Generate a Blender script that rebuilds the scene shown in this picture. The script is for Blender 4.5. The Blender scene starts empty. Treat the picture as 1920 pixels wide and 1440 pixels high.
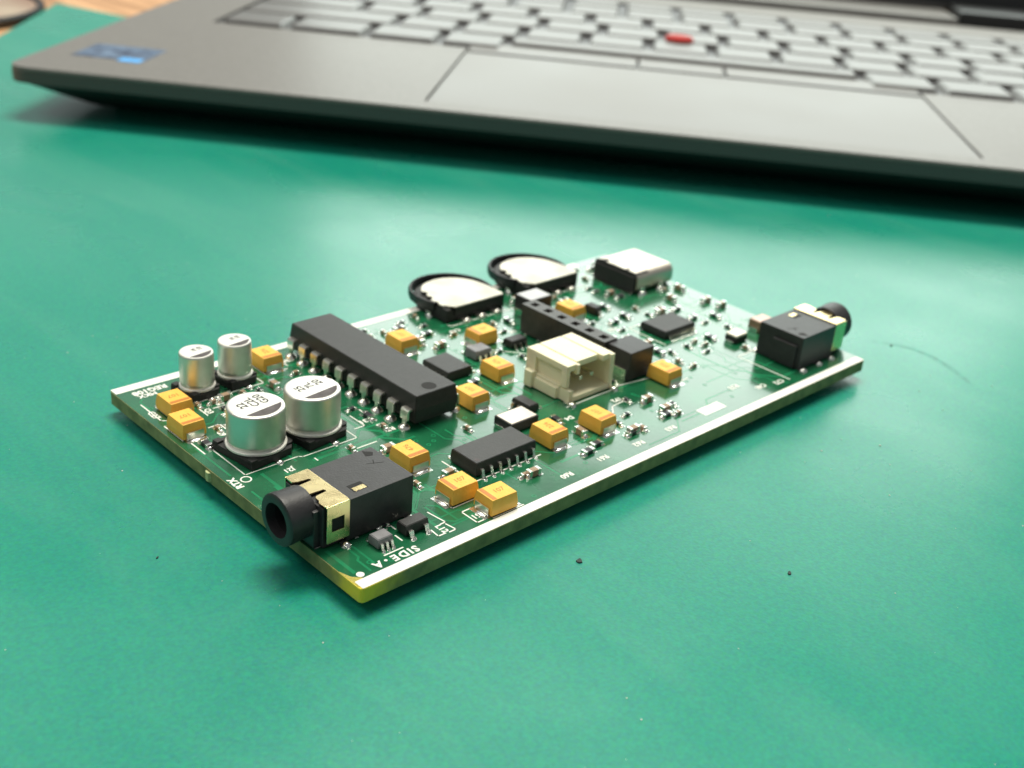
import bpy, bmesh, math, random
from mathutils import Matrix, Vector
random.seed(7)
S = 0.001                       # the scene is measured in millimetres, built in metres
ZB = 2.9                        # height of the board's top face above the mat
sc = bpy.context.scene
C = sc.collection

# ------------------------------------------------------------------ camera
cam = bpy.data.cameras.new('camera'); camo = bpy.data.objects.new('camera', cam); C.objects.link(camo)
R = [[0.7227708903639566, -0.6867550977248339, 0.07726367705103994],
     [-0.25531657778385325, -0.36923830855085255, -0.8935751320438853],
     [0.642195986558025, 0.6261233961827806, -0.44221466235450124]]
rot = Matrix(((R[0][0], -R[1][0], -R[2][0]), (R[0][1], -R[1][1], -R[2][1]), (R[0][2], -R[1][2], -R[2][2])))
m = rot.to_4x4(); m.translation = Vector((-53.4234, -68.8583, 64.6358 + ZB)) * S
camo.matrix_world = m
cam.sensor_width = 36; cam.lens = 36 * 2191.19 / 1920
cam.clip_start = 0.005; cam.clip_end = 20
cam.dof.use_dof = True; cam.dof.focus_distance = 0.117; cam.dof.aperture_fstop = 37
sc.camera = camo

# ------------------------------------------------------------------ world, lamps, exposure
w = bpy.data.worlds.new('World'); sc.world = w; w.use_nodes = True
w.node_tree.nodes['Background'].inputs['Color'].default_value = (0.92, 0.97, 1.0, 1)
w.node_tree.nodes['Background'].inputs['Strength'].default_value = 0.24

def area(name, loc, target, sx, sy, power, col):
    l = bpy.data.lights.new(name, 'AREA'); l.shape = 'RECTANGLE'; l.size = sx; l.size_y = sy
    l.energy = power; l.color = col
    o = bpy.data.objects.new(name, l); C.objects.link(o); o.location = loc
    o.rotation_euler = (Vector(target) - Vector(loc)).to_track_quat('-Z', 'Y').to_euler()
    return o
# ceiling fittings of the room, about 1.5 m above the bench
area('ceiling_light', (0.42, 0.40, 1.5), (0.05, 0.04, 0), 0.9, 0.4, 35, (1.0, 0.96, 0.84))
area('ceiling_light', (-0.85, 0.55, 1.5), (0.05, 0.03, 0), 1.2, 0.5, 8, (1.0, 0.97, 0.88))
area('sheen_fill_light', (0.80, 1.80, 0.70), (0.1, 0.15, 0), 1.0, 0.8, 0.9, (0.90, 1.0, 0.97))     # added, unseen source for the pale sheen on the left of the mat

sc.view_settings.view_transform = 'Standard'; sc.view_settings.look = 'None'
sc.view_settings.exposure = 0.0; sc.view_settings.gamma = 1.0; sc.view_settings.use_curve_mapping = False
sc.render.resolution_x = 1024; sc.render.resolution_y = 768
sc.render.engine = 'CYCLES'

# ------------------------------------------------------------------ materials
def mat(name, col, rough=0.5, metal=0.0, noise=0.0, nscale=800.0, bump=0.0, bscale=2000.0, spec=0.5,
        coat=0.0, col2=None, rvar=0.0, trans=0.0):
    mt = bpy.data.materials.new(name); mt.use_nodes = True
    nt = mt.node_tree; b = nt.nodes['Principled BSDF']
    b.inputs['Base Color'].default_value = (*col, 1); b.inputs['Roughness'].default_value = rough
    b.inputs['Metallic'].default_value = metal; b.inputs['Specular IOR Level'].default_value = spec
    b.inputs['Coat Weight'].default_value = coat; b.inputs['Coat Roughness'].default_value = 0.08
    if trans: b.inputs['Subsurface Weight'].default_value = trans; b.inputs['Subsurface Radius'].default_value = (.9, 1, .4); b.inputs['Subsurface Scale'].default_value = 0.001
    tc = nt.nodes.new('ShaderNodeTexCoord')
    if noise or col2:
        n = nt.nodes.new('ShaderNodeTexNoise'); n.inputs['Scale'].default_value = nscale; n.inputs['Detail'].default_value = 6
        nt.links.new(tc.outputs['Object'], n.inputs['Vector'])
        r = nt.nodes.new('ShaderNodeValToRGB')
        c2 = col2 or tuple(min(1, c * (1 + noise)) for c in col); c1 = col if col2 else tuple(c * (1 - noise) for c in col)
        r.color_ramp.elements[0].position = 0.3; r.color_ramp.elements[1].position = 0.7
        r.color_ramp.elements[0].color = (*c1, 1); r.color_ramp.elements[1].color = (*c2, 1)
        nt.links.new(n.outputs['Fac'], r.inputs['Fac']); nt.links.new(r.outputs['Color'], b.inputs['Base Color'])
        if rvar:
            mr = nt.nodes.new('ShaderNodeMapRange'); mr.inputs['To Min'].default_value = rough - rvar; mr.inputs['To Max'].default_value = rough + rvar
            nt.links.new(n.outputs['Fac'], mr.inputs['Value']); nt.links.new(mr.outputs['Result'], b.inputs['Roughness'])
    if bump:
        n = nt.nodes.new('ShaderNodeTexNoise'); n.inputs['Scale'].default_value = bscale; n.inputs['Detail'].default_value = 4
        nt.links.new(tc.outputs['Object'], n.inputs['Vector'])
        bp = nt.nodes.new('ShaderNodeBump'); bp.inputs['Strength'].default_value = bump; bp.inputs['Distance'].default_value = 0.00005 if bscale > 500 else 0.00012
        nt.links.new(n.outputs['Fac'], bp.inputs['Height']); nt.links.new(bp.outputs['Normal'], b.inputs['Normal'])
    return mt
def glow(name, col, strength):
    mt = bpy.data.materials.new(name); mt.use_nodes = True; nt = mt.node_tree; nt.nodes.clear()
    e = nt.nodes.new('ShaderNodeEmission'); e.inputs['Color'].default_value = (*col, 1); e.inputs['Strength'].default_value = strength
    o = nt.nodes.new('ShaderNodeOutputMaterial'); nt.links.new(e.outputs[0], o.inputs[0]); return mt
M = dict(
    mask=mat('solder_mask', (0.005, 0.085, 0.034), 0.24, 0, nscale=220, col2=(0.010, 0.15, 0.06), bump=0.25, bscale=1500, rvar=0.05, coat=0.9),
    trace=mat('masked_copper', (0.014, 0.20, 0.085), 0.22, 0, nscale=300, noise=0.2, coat=0.3),
    fr4=mat('glass_epoxy_edge', (0.13, 0.138, 0.05), 0.65, 0, nscale=600, col2=(0.27, 0.27, 0.11), bump=0.6, bscale=3000, trans=0.3),
    burr=mat('torn_epoxy', (0.42, 0.45, 0.22), 0.7, 0, noise=0.2, nscale=2000),
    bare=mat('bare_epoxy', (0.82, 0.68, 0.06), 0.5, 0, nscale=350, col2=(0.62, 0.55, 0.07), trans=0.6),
    silk=mat('white_ink', (0.80, 0.80, 0.74), 0.55, 0, noise=0.04, nscale=900),
    tin=mat('tinned_metal', (0.88, 0.86, 0.78), 0.28, 1.0, noise=0.08, nscale=1500, bump=0.4, bscale=2500),
    solder=mat('solder', (0.86, 0.86, 0.80), 0.2, 1.0, noise=0.1, nscale=2500, bump=0.8, bscale=2200),
    shell=mat('steel_shell', (0.66, 0.60, 0.52), 0.46, 1.0, noise=0.05, nscale=900, bump=0.2),
    gold=mat('pale_brass', (0.95, 0.75, 0.40), 0.27, 1.0, noise=0.10, nscale=500, bump=0.35, bscale=420, rvar=.06),
    alu=mat('aluminium_can', (0.80, 0.79, 0.73), 0.43, 1.0, noise=0.05, nscale=600, bump=0.15, bscale=4000),
    rimalu=mat('lit_rim', (0.86, 0.85, 0.78), 0.5, 0.35, noise=0.05, nscale=900),  # light caught by the can's flange, put in as a paler tone
    alutop=mat('lacquered_lid', (0.80, 0.80, 0.75), 0.42, 0.25, noise=0.03, nscale=900),
    ink=mat('black_ink', (0.02, 0.02, 0.02), 0.8, 0, noise=0.15, nscale=1500, spec=0.2),
    greyink=mat('grey_ink', (0.10, 0.09, 0.092), 0.75, 0, noise=0.25, nscale=1500, bump=0.3, spec=0.25),
    black=mat('black_plastic', (0.024, 0.023, 0.025), 0.45, 0, noise=0.2, nscale=900, bump=0.5, bscale=5000),
    blackmatt=mat('black_moulding', (0.014, 0.014, 0.014), 0.6, 0, noise=0.25, nscale=900, bump=0.6, bscale=4000),
    epoxy=mat('epoxy_package', (0.022, 0.021, 0.021), 0.5, 0, noise=0.2, nscale=1200, bump=0.7, bscale=6000),
    brownblack=mat('header_plastic', (0.034, 0.029, 0.025), 0.42, 0, noise=0.25, nscale=1200, bump=0.8, bscale=3500),
    hole=mat('dark_hollow', (0.006, 0.006, 0.006), 0.8),
    tant=mat('orange_epoxy', (0.90, 0.46, 0.055), 0.55, 0, nscale=700, col2=(0.93, 0.53, 0.085), bump=0.9, bscale=3500),
    tantband=mat('orange_band', (0.52, 0.18, 0.02), 0.55, 0, noise=0.1, nscale=900, bump=0.7, bscale=3500),
    tantink=mat('brown_laser_mark', (0.36, 0.12, 0.02), 0.6),
    cream=mat('cream_nylon', (0.86, 0.80, 0.55), 0.5, 0, noise=0.03, nscale=400, bump=0.25, bscale=2500, trans=0.12),
    lid=mat('cream_metal_plate', (0.50, 0.48, 0.40), 0.5, 0.0, nscale=330, col2=(0.78, 0.76, 0.66), bump=0.3, bscale=900),
    ferrite=mat('grey_ferrite', (0.20, 0.20, 0.21), 0.5, 0, noise=0.12, nscale=1200, bump=0.6, bscale=4000),
    ceramic=mat('brown_ceramic', (0.30, 0.20, 0.12), 0.5, 0, noise=0.15, nscale=1500),
    resist=mat('black_resistor', (0.02, 0.02, 0.025), 0.4, 0, noise=0.2, nscale=1500),
    pinkish=mat('pink_marked_part', (0.72, 0.46, 0.40), 0.5, 0, nscale=900, col2=(0.75, 0.66, 0.58)),
)

# the copper-free near corner of the laminate is a clearer yellow, with light passing through painted in
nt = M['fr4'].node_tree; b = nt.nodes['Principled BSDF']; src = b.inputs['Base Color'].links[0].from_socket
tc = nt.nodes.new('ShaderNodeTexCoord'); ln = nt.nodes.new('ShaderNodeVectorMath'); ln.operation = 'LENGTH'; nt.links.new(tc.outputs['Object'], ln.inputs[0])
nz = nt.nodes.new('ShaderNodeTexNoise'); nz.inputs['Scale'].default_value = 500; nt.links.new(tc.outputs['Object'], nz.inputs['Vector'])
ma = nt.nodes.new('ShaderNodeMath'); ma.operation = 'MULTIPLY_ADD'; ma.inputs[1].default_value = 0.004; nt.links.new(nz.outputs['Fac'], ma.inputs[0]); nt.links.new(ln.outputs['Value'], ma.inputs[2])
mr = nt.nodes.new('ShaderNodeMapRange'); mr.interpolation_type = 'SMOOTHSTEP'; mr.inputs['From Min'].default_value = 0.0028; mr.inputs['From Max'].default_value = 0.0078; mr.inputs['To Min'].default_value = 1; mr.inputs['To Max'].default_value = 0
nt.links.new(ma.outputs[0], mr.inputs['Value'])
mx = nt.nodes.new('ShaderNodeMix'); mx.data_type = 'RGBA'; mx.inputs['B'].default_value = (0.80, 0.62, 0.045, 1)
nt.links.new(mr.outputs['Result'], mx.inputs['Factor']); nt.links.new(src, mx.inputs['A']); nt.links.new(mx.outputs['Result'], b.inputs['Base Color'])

# ------------------------------------------------------------------ mesh helpers (all in millimetres)
def box(bm, x0, x1, y0, y1, z0, z1, bev=0.0, seg=2, taper=0.0):
    t = taper
    v = [bm.verts.new(p) for p in ((x0, y0, z0), (x1, y0, z0), (x1, y1, z0), (x0, y1, z0),
                                   (x0 + t, y0 + t, z1), (x1 - t, y0 + t, z1), (x1 - t, y1 - t, z1), (x0 + t, y1 - t, z1))]
    f = [bm.faces.new([v[i] for i in q]) for q in ((3, 2, 1, 0), (4, 5, 6, 7), (0, 1, 5, 4), (1, 2, 6, 5), (2, 3, 7, 6), (3, 0, 4, 7))]
    if bev:
        es = list({e for k in f for e in k.edges})
        bmesh.ops.bevel(bm, geom=es, offset=bev, segments=seg, affect='EDGES', profile=0.5)
def lathe(bm, prof, n=48, axis='z', c=(0, 0, 0), cap0=True, cap1=True):
    rings = []
    for r, h in prof:
        ring = []
        for k in range(n):
            a = 2 * math.pi * k / n
            if axis == 'z': p = (c[0] + r * math.cos(a), c[1] + r * math.sin(a), c[2] + h)
            else: p = (c[0] + h, c[1] + r * math.cos(a), c[2] + r * math.sin(a))
            ring.append(bm.verts.new(p))
        rings.append(ring)
    for a, b in zip(rings, rings[1:]):
        for k in range(n):
            bm.faces.new((a[k], a[(k + 1) % n], b[(k + 1) % n], b[k]))
    if cap0: bm.faces.new(rings[0][::-1])
    if cap1: bm.faces.new(rings[-1])
def prism(bm, pts, z0, z1, bev=0.0):
    lo = [bm.verts.new((x, y, z0)) for x, y in pts]; hi = [bm.verts.new((x, y, z1)) for x, y in pts]
    n = len(pts); f = [bm.faces.new(lo[::-1]), bm.faces.new(hi)]
    f += [bm.faces.new((lo[i], lo[(i + 1) % n], hi[(i + 1) % n], hi[i])) for i in range(n)]
    if bev: bmesh.ops.bevel(bm, geom=list(f[1].edges), offset=bev, segments=2, affect='EDGES', profile=0.5)
def ribbon(bm, pts, wid, thick, y0):
    """a bent strip: pts is a path in x-z, extruded along y"""
    n = len(pts); sides = []
    for i, (x, z) in enumerate(pts):
        a = pts[max(0, i - 1)]; b = pts[min(n - 1, i + 1)]
        d = Vector((b[0] - a[0], b[1] - a[1])).normalized(); nx, nz = -d.y * thick / 2, d.x * thick / 2
        sides.append([bm.verts.new((x + sx * nx, y, z + sx * nz)) for sx, y in ((1, y0), (1, y0 + wid), (-1, y0 + wid), (-1, y0))])
    for a, b in zip(sides, sides[1:]):
        for k in range(4): bm.faces.new((a[k], a[(k + 1) % 4], b[(k + 1) % 4], b[k]))
    bm.faces.new(sides[0][::-1]); bm.faces.new(sides[-1])
def tube(bm, pts, r, n=8):
    rings = []
    for i, p in enumerate(pts):
        a = Vector(pts[max(0, i - 1)]); b = Vector(pts[min(len(pts) - 1, i + 1)]); d = (b - a).normalized()
        u = d.cross(Vector((0, 0, 1))); u = u.normalized() if u.length > 1e-6 else Vector((1, 0, 0)); v = d.cross(u)
        rings.append([bm.verts.new(Vector(p) + r * (math.cos(2 * math.pi * k / n) * u + math.sin(2 * math.pi * k / n) * v)) for k in range(n)])
    for a, b in zip(rings, rings[1:]):
        for k in range(n): bm.faces.new((a[k], a[(k + 1) % n], b[(k + 1) % n], b[k]))
    bm.faces.new(rings[0][::-1]); bm.faces.new(rings[-1])
def blob(bm, x, y, rx, ry, h, n=10):
    prof = [(1, 0), (0.86, 0.45), (0.5, 0.85)]
    rings = [[bm.verts.new((x + rx * r * math.cos(2 * math.pi * k / n), y + ry * r * math.sin(2 * math.pi * k / n), h * z)) for k in range(n)] for r, z in prof]
    for a, b in zip(rings, rings[1:]):
        for k in range(n): bm.faces.new((a[k], a[(k + 1) % n], b[(k + 1) % n], b[k]))
    t = bm.verts.new((x, y, h))
    for k in range(n): bm.faces.new((rings[-1][k], rings[-1][(k + 1) % n], t))
def mesh_of(name, bm, material, smooth=True):
    bmesh.ops.recalc_face_normals(bm, faces=bm.faces)
    for v in bm.verts: v.co *= S
    me = bpy.data.meshes.new(name); bm.to_mesh(me); bm.free()
    me.materials.append(M[material] if isinstance(material, str) else material)
    if smooth:
        for p in me.polygons: p.use_smooth = True
        me.set_sharp_from_angle(angle=math.radians(38))
        # area-weighted corner normals keep large flat faces flat next to their bevels
        ar = [(p.normal.copy(), p.area) for p in me.polygons]; vf = [[] for _ in me.vertices]
        for p in me.polygons:
            for v in p.vertices: vf[v].append(p.index)
        cn = [None] * len(me.loops); lim = math.cos(math.radians(38))
        for p in me.polygons:
            n0 = ar[p.index][0]
            for li in p.loop_indices:
                n = Vector((0, 0, 0))
                for q in vf[me.loops[li].vertex_index]:
                    if ar[q][0].dot(n0) > lim: n += ar[q][0] * ar[q][1]
                cn[li] = n.normalized() if n.length > 0 else n0
        me.normals_split_custom_set(cn)
    return me
def link(name, me, parent=None, loc=(0, 0, 0), rz=0.0, label=None):
    o = bpy.data.objects.new(name, me); C.objects.link(o)
    o.location = Vector(loc) * S; o.rotation_euler = (0, 0, rz)
    if parent: o.parent = parent
    if label: o['label'] = label
    return o
def obj(name, bm, material, parent=None, loc=(0, 0, 0), rz=0.0, label=None, smooth=True):
    return link(name, mesh_of(name, bm, material, smooth), parent, loc, rz, label)
def B(): return bmesh.new()
def boxes(*bs, **k):
    bm = B()
    for b in bs: box(bm, *b, **k)
    return bm
def copy_part(o, parent, loc, rz=None, label=None):
    c = o.copy(); C.objects.link(c); c.parent = parent; c.location = Vector(loc) * S
    if rz is not None: c.rotation_euler = (0, 0, rz)
    if label: c['label'] = label
    for ch in o.children:
        d = ch.copy(); C.objects.link(d); d.parent = c
    return c
def text_mesh(txt, size, material, thick=0.012, align='CENTER', spacing=1.0, bold=0.0):
    cu = bpy.data.curves.new('lettering', 'FONT'); cu.body = txt; cu.size = size; cu.align_x = align; cu.align_y = 'CENTER'
    cu.extrude = thick / 2; cu.space_character = spacing; cu.offset = bold; cu.resolution_u = 2
    o = bpy.data.objects.new('lettering', cu); C.objects.link(o)
    dg = bpy.context.evaluated_depsgraph_get(); me = bpy.data.meshes.new_from_object(o.evaluated_get(dg))
    bpy.data.objects.remove(o)
    for v in me.vertices: v.co = Vector((v.co.x, v.co.y, v.co.z)) * S
    me.materials.clear(); me.materials.append(M[material]); return me
def empty(name, loc, label, cat):
    o = bpy.data.objects.new(name, None); C.objects.link(o); o.location = Vector(loc) * S
    o.empty_display_size = 0.01; o['label'] = label; o['category'] = cat; return o
PI = math.pi

# ================================================================== the setting: desk and work mat
def mat_surface():
    mt = bpy.data.materials.new('green_rubber_mat'); mt.use_nodes = True; nt = mt.node_tree; b = nt.nodes['Principled BSDF']
    tc = nt.nodes.new('ShaderNodeTexCoord')
    n = nt.nodes.new('ShaderNodeTexNoise'); n.inputs['Scale'].default_value = 14; n.inputs['Detail'].default_value = 5
    nt.links.new(tc.outputs['Object'], n.inputs['Vector'])
    r = nt.nodes.new('ShaderNodeValToRGB'); r.color_ramp.elements[0].position = 0.3; r.color_ramp.elements[1].position = 0.72
    r.color_ramp.elements[0].color = (0.008, 0.228, 0.158, 1); r.color_ramp.elements[1].color = (0.015, 0.263, 0.184, 1)
    nt.links.new(n.outputs['Fac'], r.inputs['Fac'])
    g = nt.nodes.new('ShaderNodeTexNoise'); g.inputs['Scale'].default_value = 2600; g.inputs['Detail'].default_value = 3
    nt.links.new(tc.outputs['Object'], g.inputs['Vector'])
    mx = nt.nodes.new('ShaderNodeMix'); mx.data_type = 'RGBA'; mx.blend_type = 'OVERLAY'; mx.inputs['Factor'].default_value = 0.36
    nt.links.new(r.outputs['Color'], mx.inputs['A']); nt.links.new(g.outputs['Color'], mx.inputs['B'])
    # rubbed, paler patches of wear
    wm = nt.nodes.new('ShaderNodeMapping'); wm.inputs['Scale'].default_value = (70, 16, 20); wm.inputs['Rotation'].default_value = (0, 0, 0.5)
    nt.links.new(tc.outputs['Object'], wm.inputs['Vector'])
    wn = nt.nodes.new('ShaderNodeTexNoise'); wn.inputs['Scale'].default_value = 1; wn.inputs['Detail'].default_value = 8; wn.inputs['Roughness'].default_value = 0.62; wn.inputs['Distortion'].default_value = 1.4
    nt.links.new(wm.outputs['Vector'], wn.inputs['Vector'])
    wr = nt.nodes.new('ShaderNodeMapRange'); wr.inputs['From Min'].default_value = 0.45; wr.inputs['From Max'].default_value = 0.75; wr.inputs['To Max'].default_value = 0.20
    nt.links.new(wn.outputs['Fac'], wr.inputs['Value'])
    wx = nt.nodes.new('ShaderNodeMix'); wx.data_type = 'RGBA'; wx.inputs['B'].default_value = (0.12, 0.36, 0.26, 1)
    nt.links.new(wr.outputs['Result'], wx.inputs['Factor']); nt.links.new(mx.outputs['Result'], wx.inputs['A'])
    nt.links.new(wx.outputs['Result'], b.inputs['Base Color'])
    n2 = nt.nodes.new('ShaderNodeTexNoise'); n2.inputs['Scale'].default_value = 30; n2.inputs['Detail'].default_value = 7
    nt.links.new(tc.outputs['Object'], n2.inputs['Vector'])
    mr = nt.nodes.new('ShaderNodeMapRange'); mr.inputs['From Min'].default_value = 0.3; mr.inputs['From Max'].default_value = 0.7
    mr.inputs['To Min'].default_value = 0.23; mr.inputs['To Max'].default_value = 0.37
    nt.links.new(n2.outputs['Fac'], mr.inputs['Value']); nt.links.new(mr.outputs['Result'], b.inputs['Roughness'])
    bp = nt.nodes.new('ShaderNodeBump'); bp.inputs['Strength'].default_value = 0.35; bp.inputs['Distance'].default_value = 0.00004
    nt.links.new(g.outputs['Fac'], bp.inputs['Height']); nt.links.new(bp.outputs['Normal'], b.inputs['Normal'])
    b.inputs['Specular IOR Level'].default_value = 0.5
    return mt
M['mat'] = mat_surface()
def wood():
    mt = bpy.data.materials.new('varnished_wood'); mt.use_nodes = True; nt = mt.node_tree; b = nt.nodes['Principled BSDF']
    tc = nt.nodes.new('ShaderNodeTexCoord'); mp = nt.nodes.new('ShaderNodeMapping'); mp.inputs['Scale'].default_value = (60, 6, 6); mp.inputs['Rotation'].default_value = (0, 0, 0.9)
    n = nt.nodes.new('ShaderNodeTexNoise'); n.inputs['Scale'].default_value = 3; n.inputs['Detail'].default_value = 6; n.inputs['Distortion'].default_value = 1.2
    nt.links.new(tc.outputs['Object'], mp.inputs['Vector']); nt.links.new(mp.outputs['Vector'], n.inputs['Vector'])
    r = nt.nodes.new('ShaderNodeValToRGB'); r.color_ramp.elements[0].position = 0.35; r.color_ramp.elements[1].position = 0.65
    r.color_ramp.elements[0].color = (0.34, 0.17, 0.07, 1); r.color_ramp.elements[1].color = (0.66, 0.38, 0.19, 1)
    nt.links.new(n.outputs['Fac'], r.inputs['Fac']); nt.links.new(r.outputs['Color'], b.inputs['Base Color']); b.inputs['Roughness'].default_value = 0.4
    return mt
M['wood'] = wood()
desk = obj('desk', boxes((-700, 900, -500, 900, -30, -2.0), bev=1.0), 'wood'); desk['kind'] = 'structure'; desk['label'] = 'brown wooden desk top seen at the top left corner'
bm = B(); prism(bm, [(-520, -462), (500, -462), (500, 60), (126, 264), (112.5, 310.3)], -2.0, 0.0, bev=0.5)
mato = obj('work_mat', bm, 'mat'); mato['kind'] = 'structure'; mato['label'] = 'matte teal green work mat under the circuit board and laptop'

def flake(x, y, r, seed):
    rnd = random.Random(seed); bm = B(); n = 7
    pts = [(r * rnd.uniform(.5, 1) * math.cos(2 * PI * k / n), 0.6 * r * rnd.uniform(.5, 1) * math.sin(2 * PI * k / n)) for k in range(n)]
    prism(bm, pts, 0.0, 0.12 * r + 0.08, bev=0.04); return bm
M['crumb'] = mat('dark_crumb', (0.03, 0.05, 0.045), 0.8, 0, noise=0.4, nscale=3000)
for (x, y, r, lab) in ((22.5, -6.4, 0.62, 'largest dark crumb on the mat below the board edge'),
                       (38.3, -21.0, 0.42, 'dark crumb on the mat nearest the lower right corner'),
                       (-10.0, 19.1, 0.24, 'tiny dark crumb on the mat left of the audio jack'),
                       (100.6, 3.4, 0.35, 'tiny dark crumb on the mat beyond the far right board corner')):
    o = obj('crumb', flake(0, 0, r, int(x * 7)), 'crumb', None, (x, y, 0.004), 0.6, lab); o['category'] = 'crumb'; o['group'] = 'crumbs on the mat'
M['dust'] = mat('pale_dust', (0.55, 0.58, 0.52), 0.9)
bm = B(); rd = random.Random(11)
for _ in range(420):
    x, y = rd.uniform(-40, 150), rd.uniform(-50, 190); r = rd.uniform(.03, .11) * (1 if x < 60 else 1.5); a = rd.uniform(0, 6.3)
    prism(bm, [(x + r * math.cos(a + t) * rd.uniform(.4, 1.2), y + r * math.sin(a + t) * rd.uniform(.4, 1.2)) for t in (0, 1.5, 3.1, 4.6)], 0.002, 0.002 + r * .5)
o = obj('dust', bm, 'dust', None, label='fine pale dust scattered over the teal mat'); o['kind'] = 'stuff'; o['category'] = 'dust'
M['scuff'] = mat('rubbed_rubber', (0.006, 0.215, 0.152), 0.36, 0, noise=0.3, nscale=900)
bm = B(); path = [(99.6, 6.2), (101.6, 3.2), (102.6, 0.6), (102.4, -2.2), (101.4, -5.2), (99.8, -8.2), (98.2, -10.6)]
for i in range(len(path) - 1):
    a, b = Vector(path[i]), Vector(path[i + 1]); d = (b - a).normalized(); nrm = Vector((-d.y, d.x))
    w0 = 0.55 * math.sin(PI * (i + .3) / 7) ** .6; w1 = 0.55 * math.sin(PI * min(6.8, i + 1.3) / 7) ** .6
    q = [a + nrm * w0, a - nrm * w0, b - nrm * w1, b + nrm * w1]
    bm.faces.new([bm.verts.new((p.x, p.y, 0.0)) for p in q])
obj('scuff', bm, 'scuff', mato, (0, 0, 0.006))

# ================================================================== the circuit board
board = empty('circuit_board', (0, 0, ZB), 'green populated circuit board with SIDE-A marking lying on the teal mat', 'circuit board')
W, L = 48.6, 86.5
bm = B()
def rrect(x0, x1, y0, y1, r, n=5):
    pts = []
    for cx, cy, a0 in ((x1 - r, y0 + r, -PI / 2), (x1 - r, y1 - r, 0), (x0 + r, y1 - r, PI / 2), (x0 + r, y0 + r, PI)):
        for k in range(n + 1):
            a = a0 + k * PI / 2 / n; pts.append((cx + r * math.cos(a), cy + r * math.sin(a)))
    return pts
prism(bm, rrect(0, L, 0, W, 0.5), -1.6, -0.03)
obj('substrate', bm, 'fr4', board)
bm = B(); pts = rrect(0.06, L - 0.06, 0.06, W - 0.06, 0.5)
pts = [p for p in pts if not (p[0] < 1.4 and p[1] < 1.4)] + [(0.06, 3.6), (0.5, 2.2), (1.5, 1.2), (3.6, 0.06)]
prism(bm, pts, -0.03, 0.0, bev=0.008); obj('solder_mask', bm, 'mask', board)
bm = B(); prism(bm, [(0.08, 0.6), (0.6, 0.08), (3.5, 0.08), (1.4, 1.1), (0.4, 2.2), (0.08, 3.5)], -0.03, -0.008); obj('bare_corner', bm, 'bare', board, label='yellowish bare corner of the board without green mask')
# white stripes along the long edges
obj('edge_stripe', boxes((0.25, L - 0.3, 0.06, 1.35, 0.004, 0.016)), 'silk', board)
obj('edge_stripe', boxes((0.15, 78.5, W - 1.45, W - 0.06, 0.004, 0.016)), 'silk', board)
# broken-off tab burr on the near short edge
bm = B(); prism(bm, [(0.05, -0.5), (-0.28, -0.3), (-0.34, 0.05), (-0.2, 0.4), (0.05, 0.6)], -1.3, -0.25, bev=0.08); obj('edge_burr', bm, 'burr', board, (0, 26.4, 0))

# raised mask over copper tracks
rnd = random.Random(5); bm = B()
def track(x, y, legs, wid):
    for dx, dy in legs:
        x2, y2 = x + dx, y + dy; d = Vector((dx, dy)); 
        if d.length < .01: continue
        d.normalize(); n = Vector((-d.y, d.x)) * wid / 2; e = d * wid * .3
        if 0.4 < min(x, x2) and max(x, x2) < L - .4 and 1.5 < min(y, y2) and max(y, y2) < W - 1.6:
            q = [(x - e.x + n.x, y - e.y + n.y), (x - e.x - n.x, y - e.y - n.y), (x2 + e.x - n.x, y2 + e.y - n.y), (x2 + e.x + n.x, y2 + e.y + n.y)]
            prism(bm, q, -0.01, 0.006 + rnd.uniform(0, .003))
        x, y = x2, y2
for _ in range(150):
    x, y = rnd.uniform(1, L - 1), rnd.uniform(2, W - 2); k = rnd.choice((-1, 1)); a = rnd.uniform(1, 5); h = rnd.uniform(.5, 2.5)
    if rnd.random() < .5: legs = [(rnd.uniform(1.5, 9), 0), (h, h * k), (rnd.uniform(1, 6), 0)]
    else: legs = [(0, rnd.uniform(1.5, 8) * k), (h, h * k), (0, rnd.uniform(1, 5) * k)]
    track(x, y, legs, rnd.choice((.2, .2, .25, .4)))
for x, y, l in ((2.9, 6.5, [(0, -2.2), (-.4, -.4), (0, -2)]), (3.2, 6.5, [(.3, -.6), (0, -3.2)]), (13.5, 7.2, [(0, -3), (.8, -.8), (4, 0)]), (13.9, 7.4, [(.8, -.8), (0, -3.2)]), (12.9, 8.2, [(0, 8), (1, 1), (3, 0)]), (1.1, 31, [(0, -7)]), (1.2, 20, [(0, -4), (1, -1)])):
    track(x, y, l, .25)
t = obj('copper_tracks', bm, 'trace', board, smooth=False); t['kind'] = 'stuff'
# vias: small tinned rings
bm = B()
for _ in range(170):
    x, y = rnd.uniform(1, L - 1), rnd.uniform(2, W - 2)
    lathe(bm, [(.30, 0.004), (.30, .016), (.15, .016), (.15, .004)], 10, c=(x, y, 0), cap0=False, cap1=False)
t = obj('vias', bm, 'trace', board); t['kind'] = 'stuff'
# soldered pin ends below, which carry the board above the mat
for x, y in ((4, 44), (4, 4.5), (82, 44), (82, 4), (26, 30), (52, 30), (40, 4), (60, 44)):
    bm = B(); blob(bm, 0, 0, .9, .9, .7); lathe(bm, [(.3, 0), (.3, 1.29)], 8)
    o = obj('solder_tail', bm, 'solder', board, (x, y, -1.6)); o.rotation_euler = (PI, 0, 0)

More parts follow.
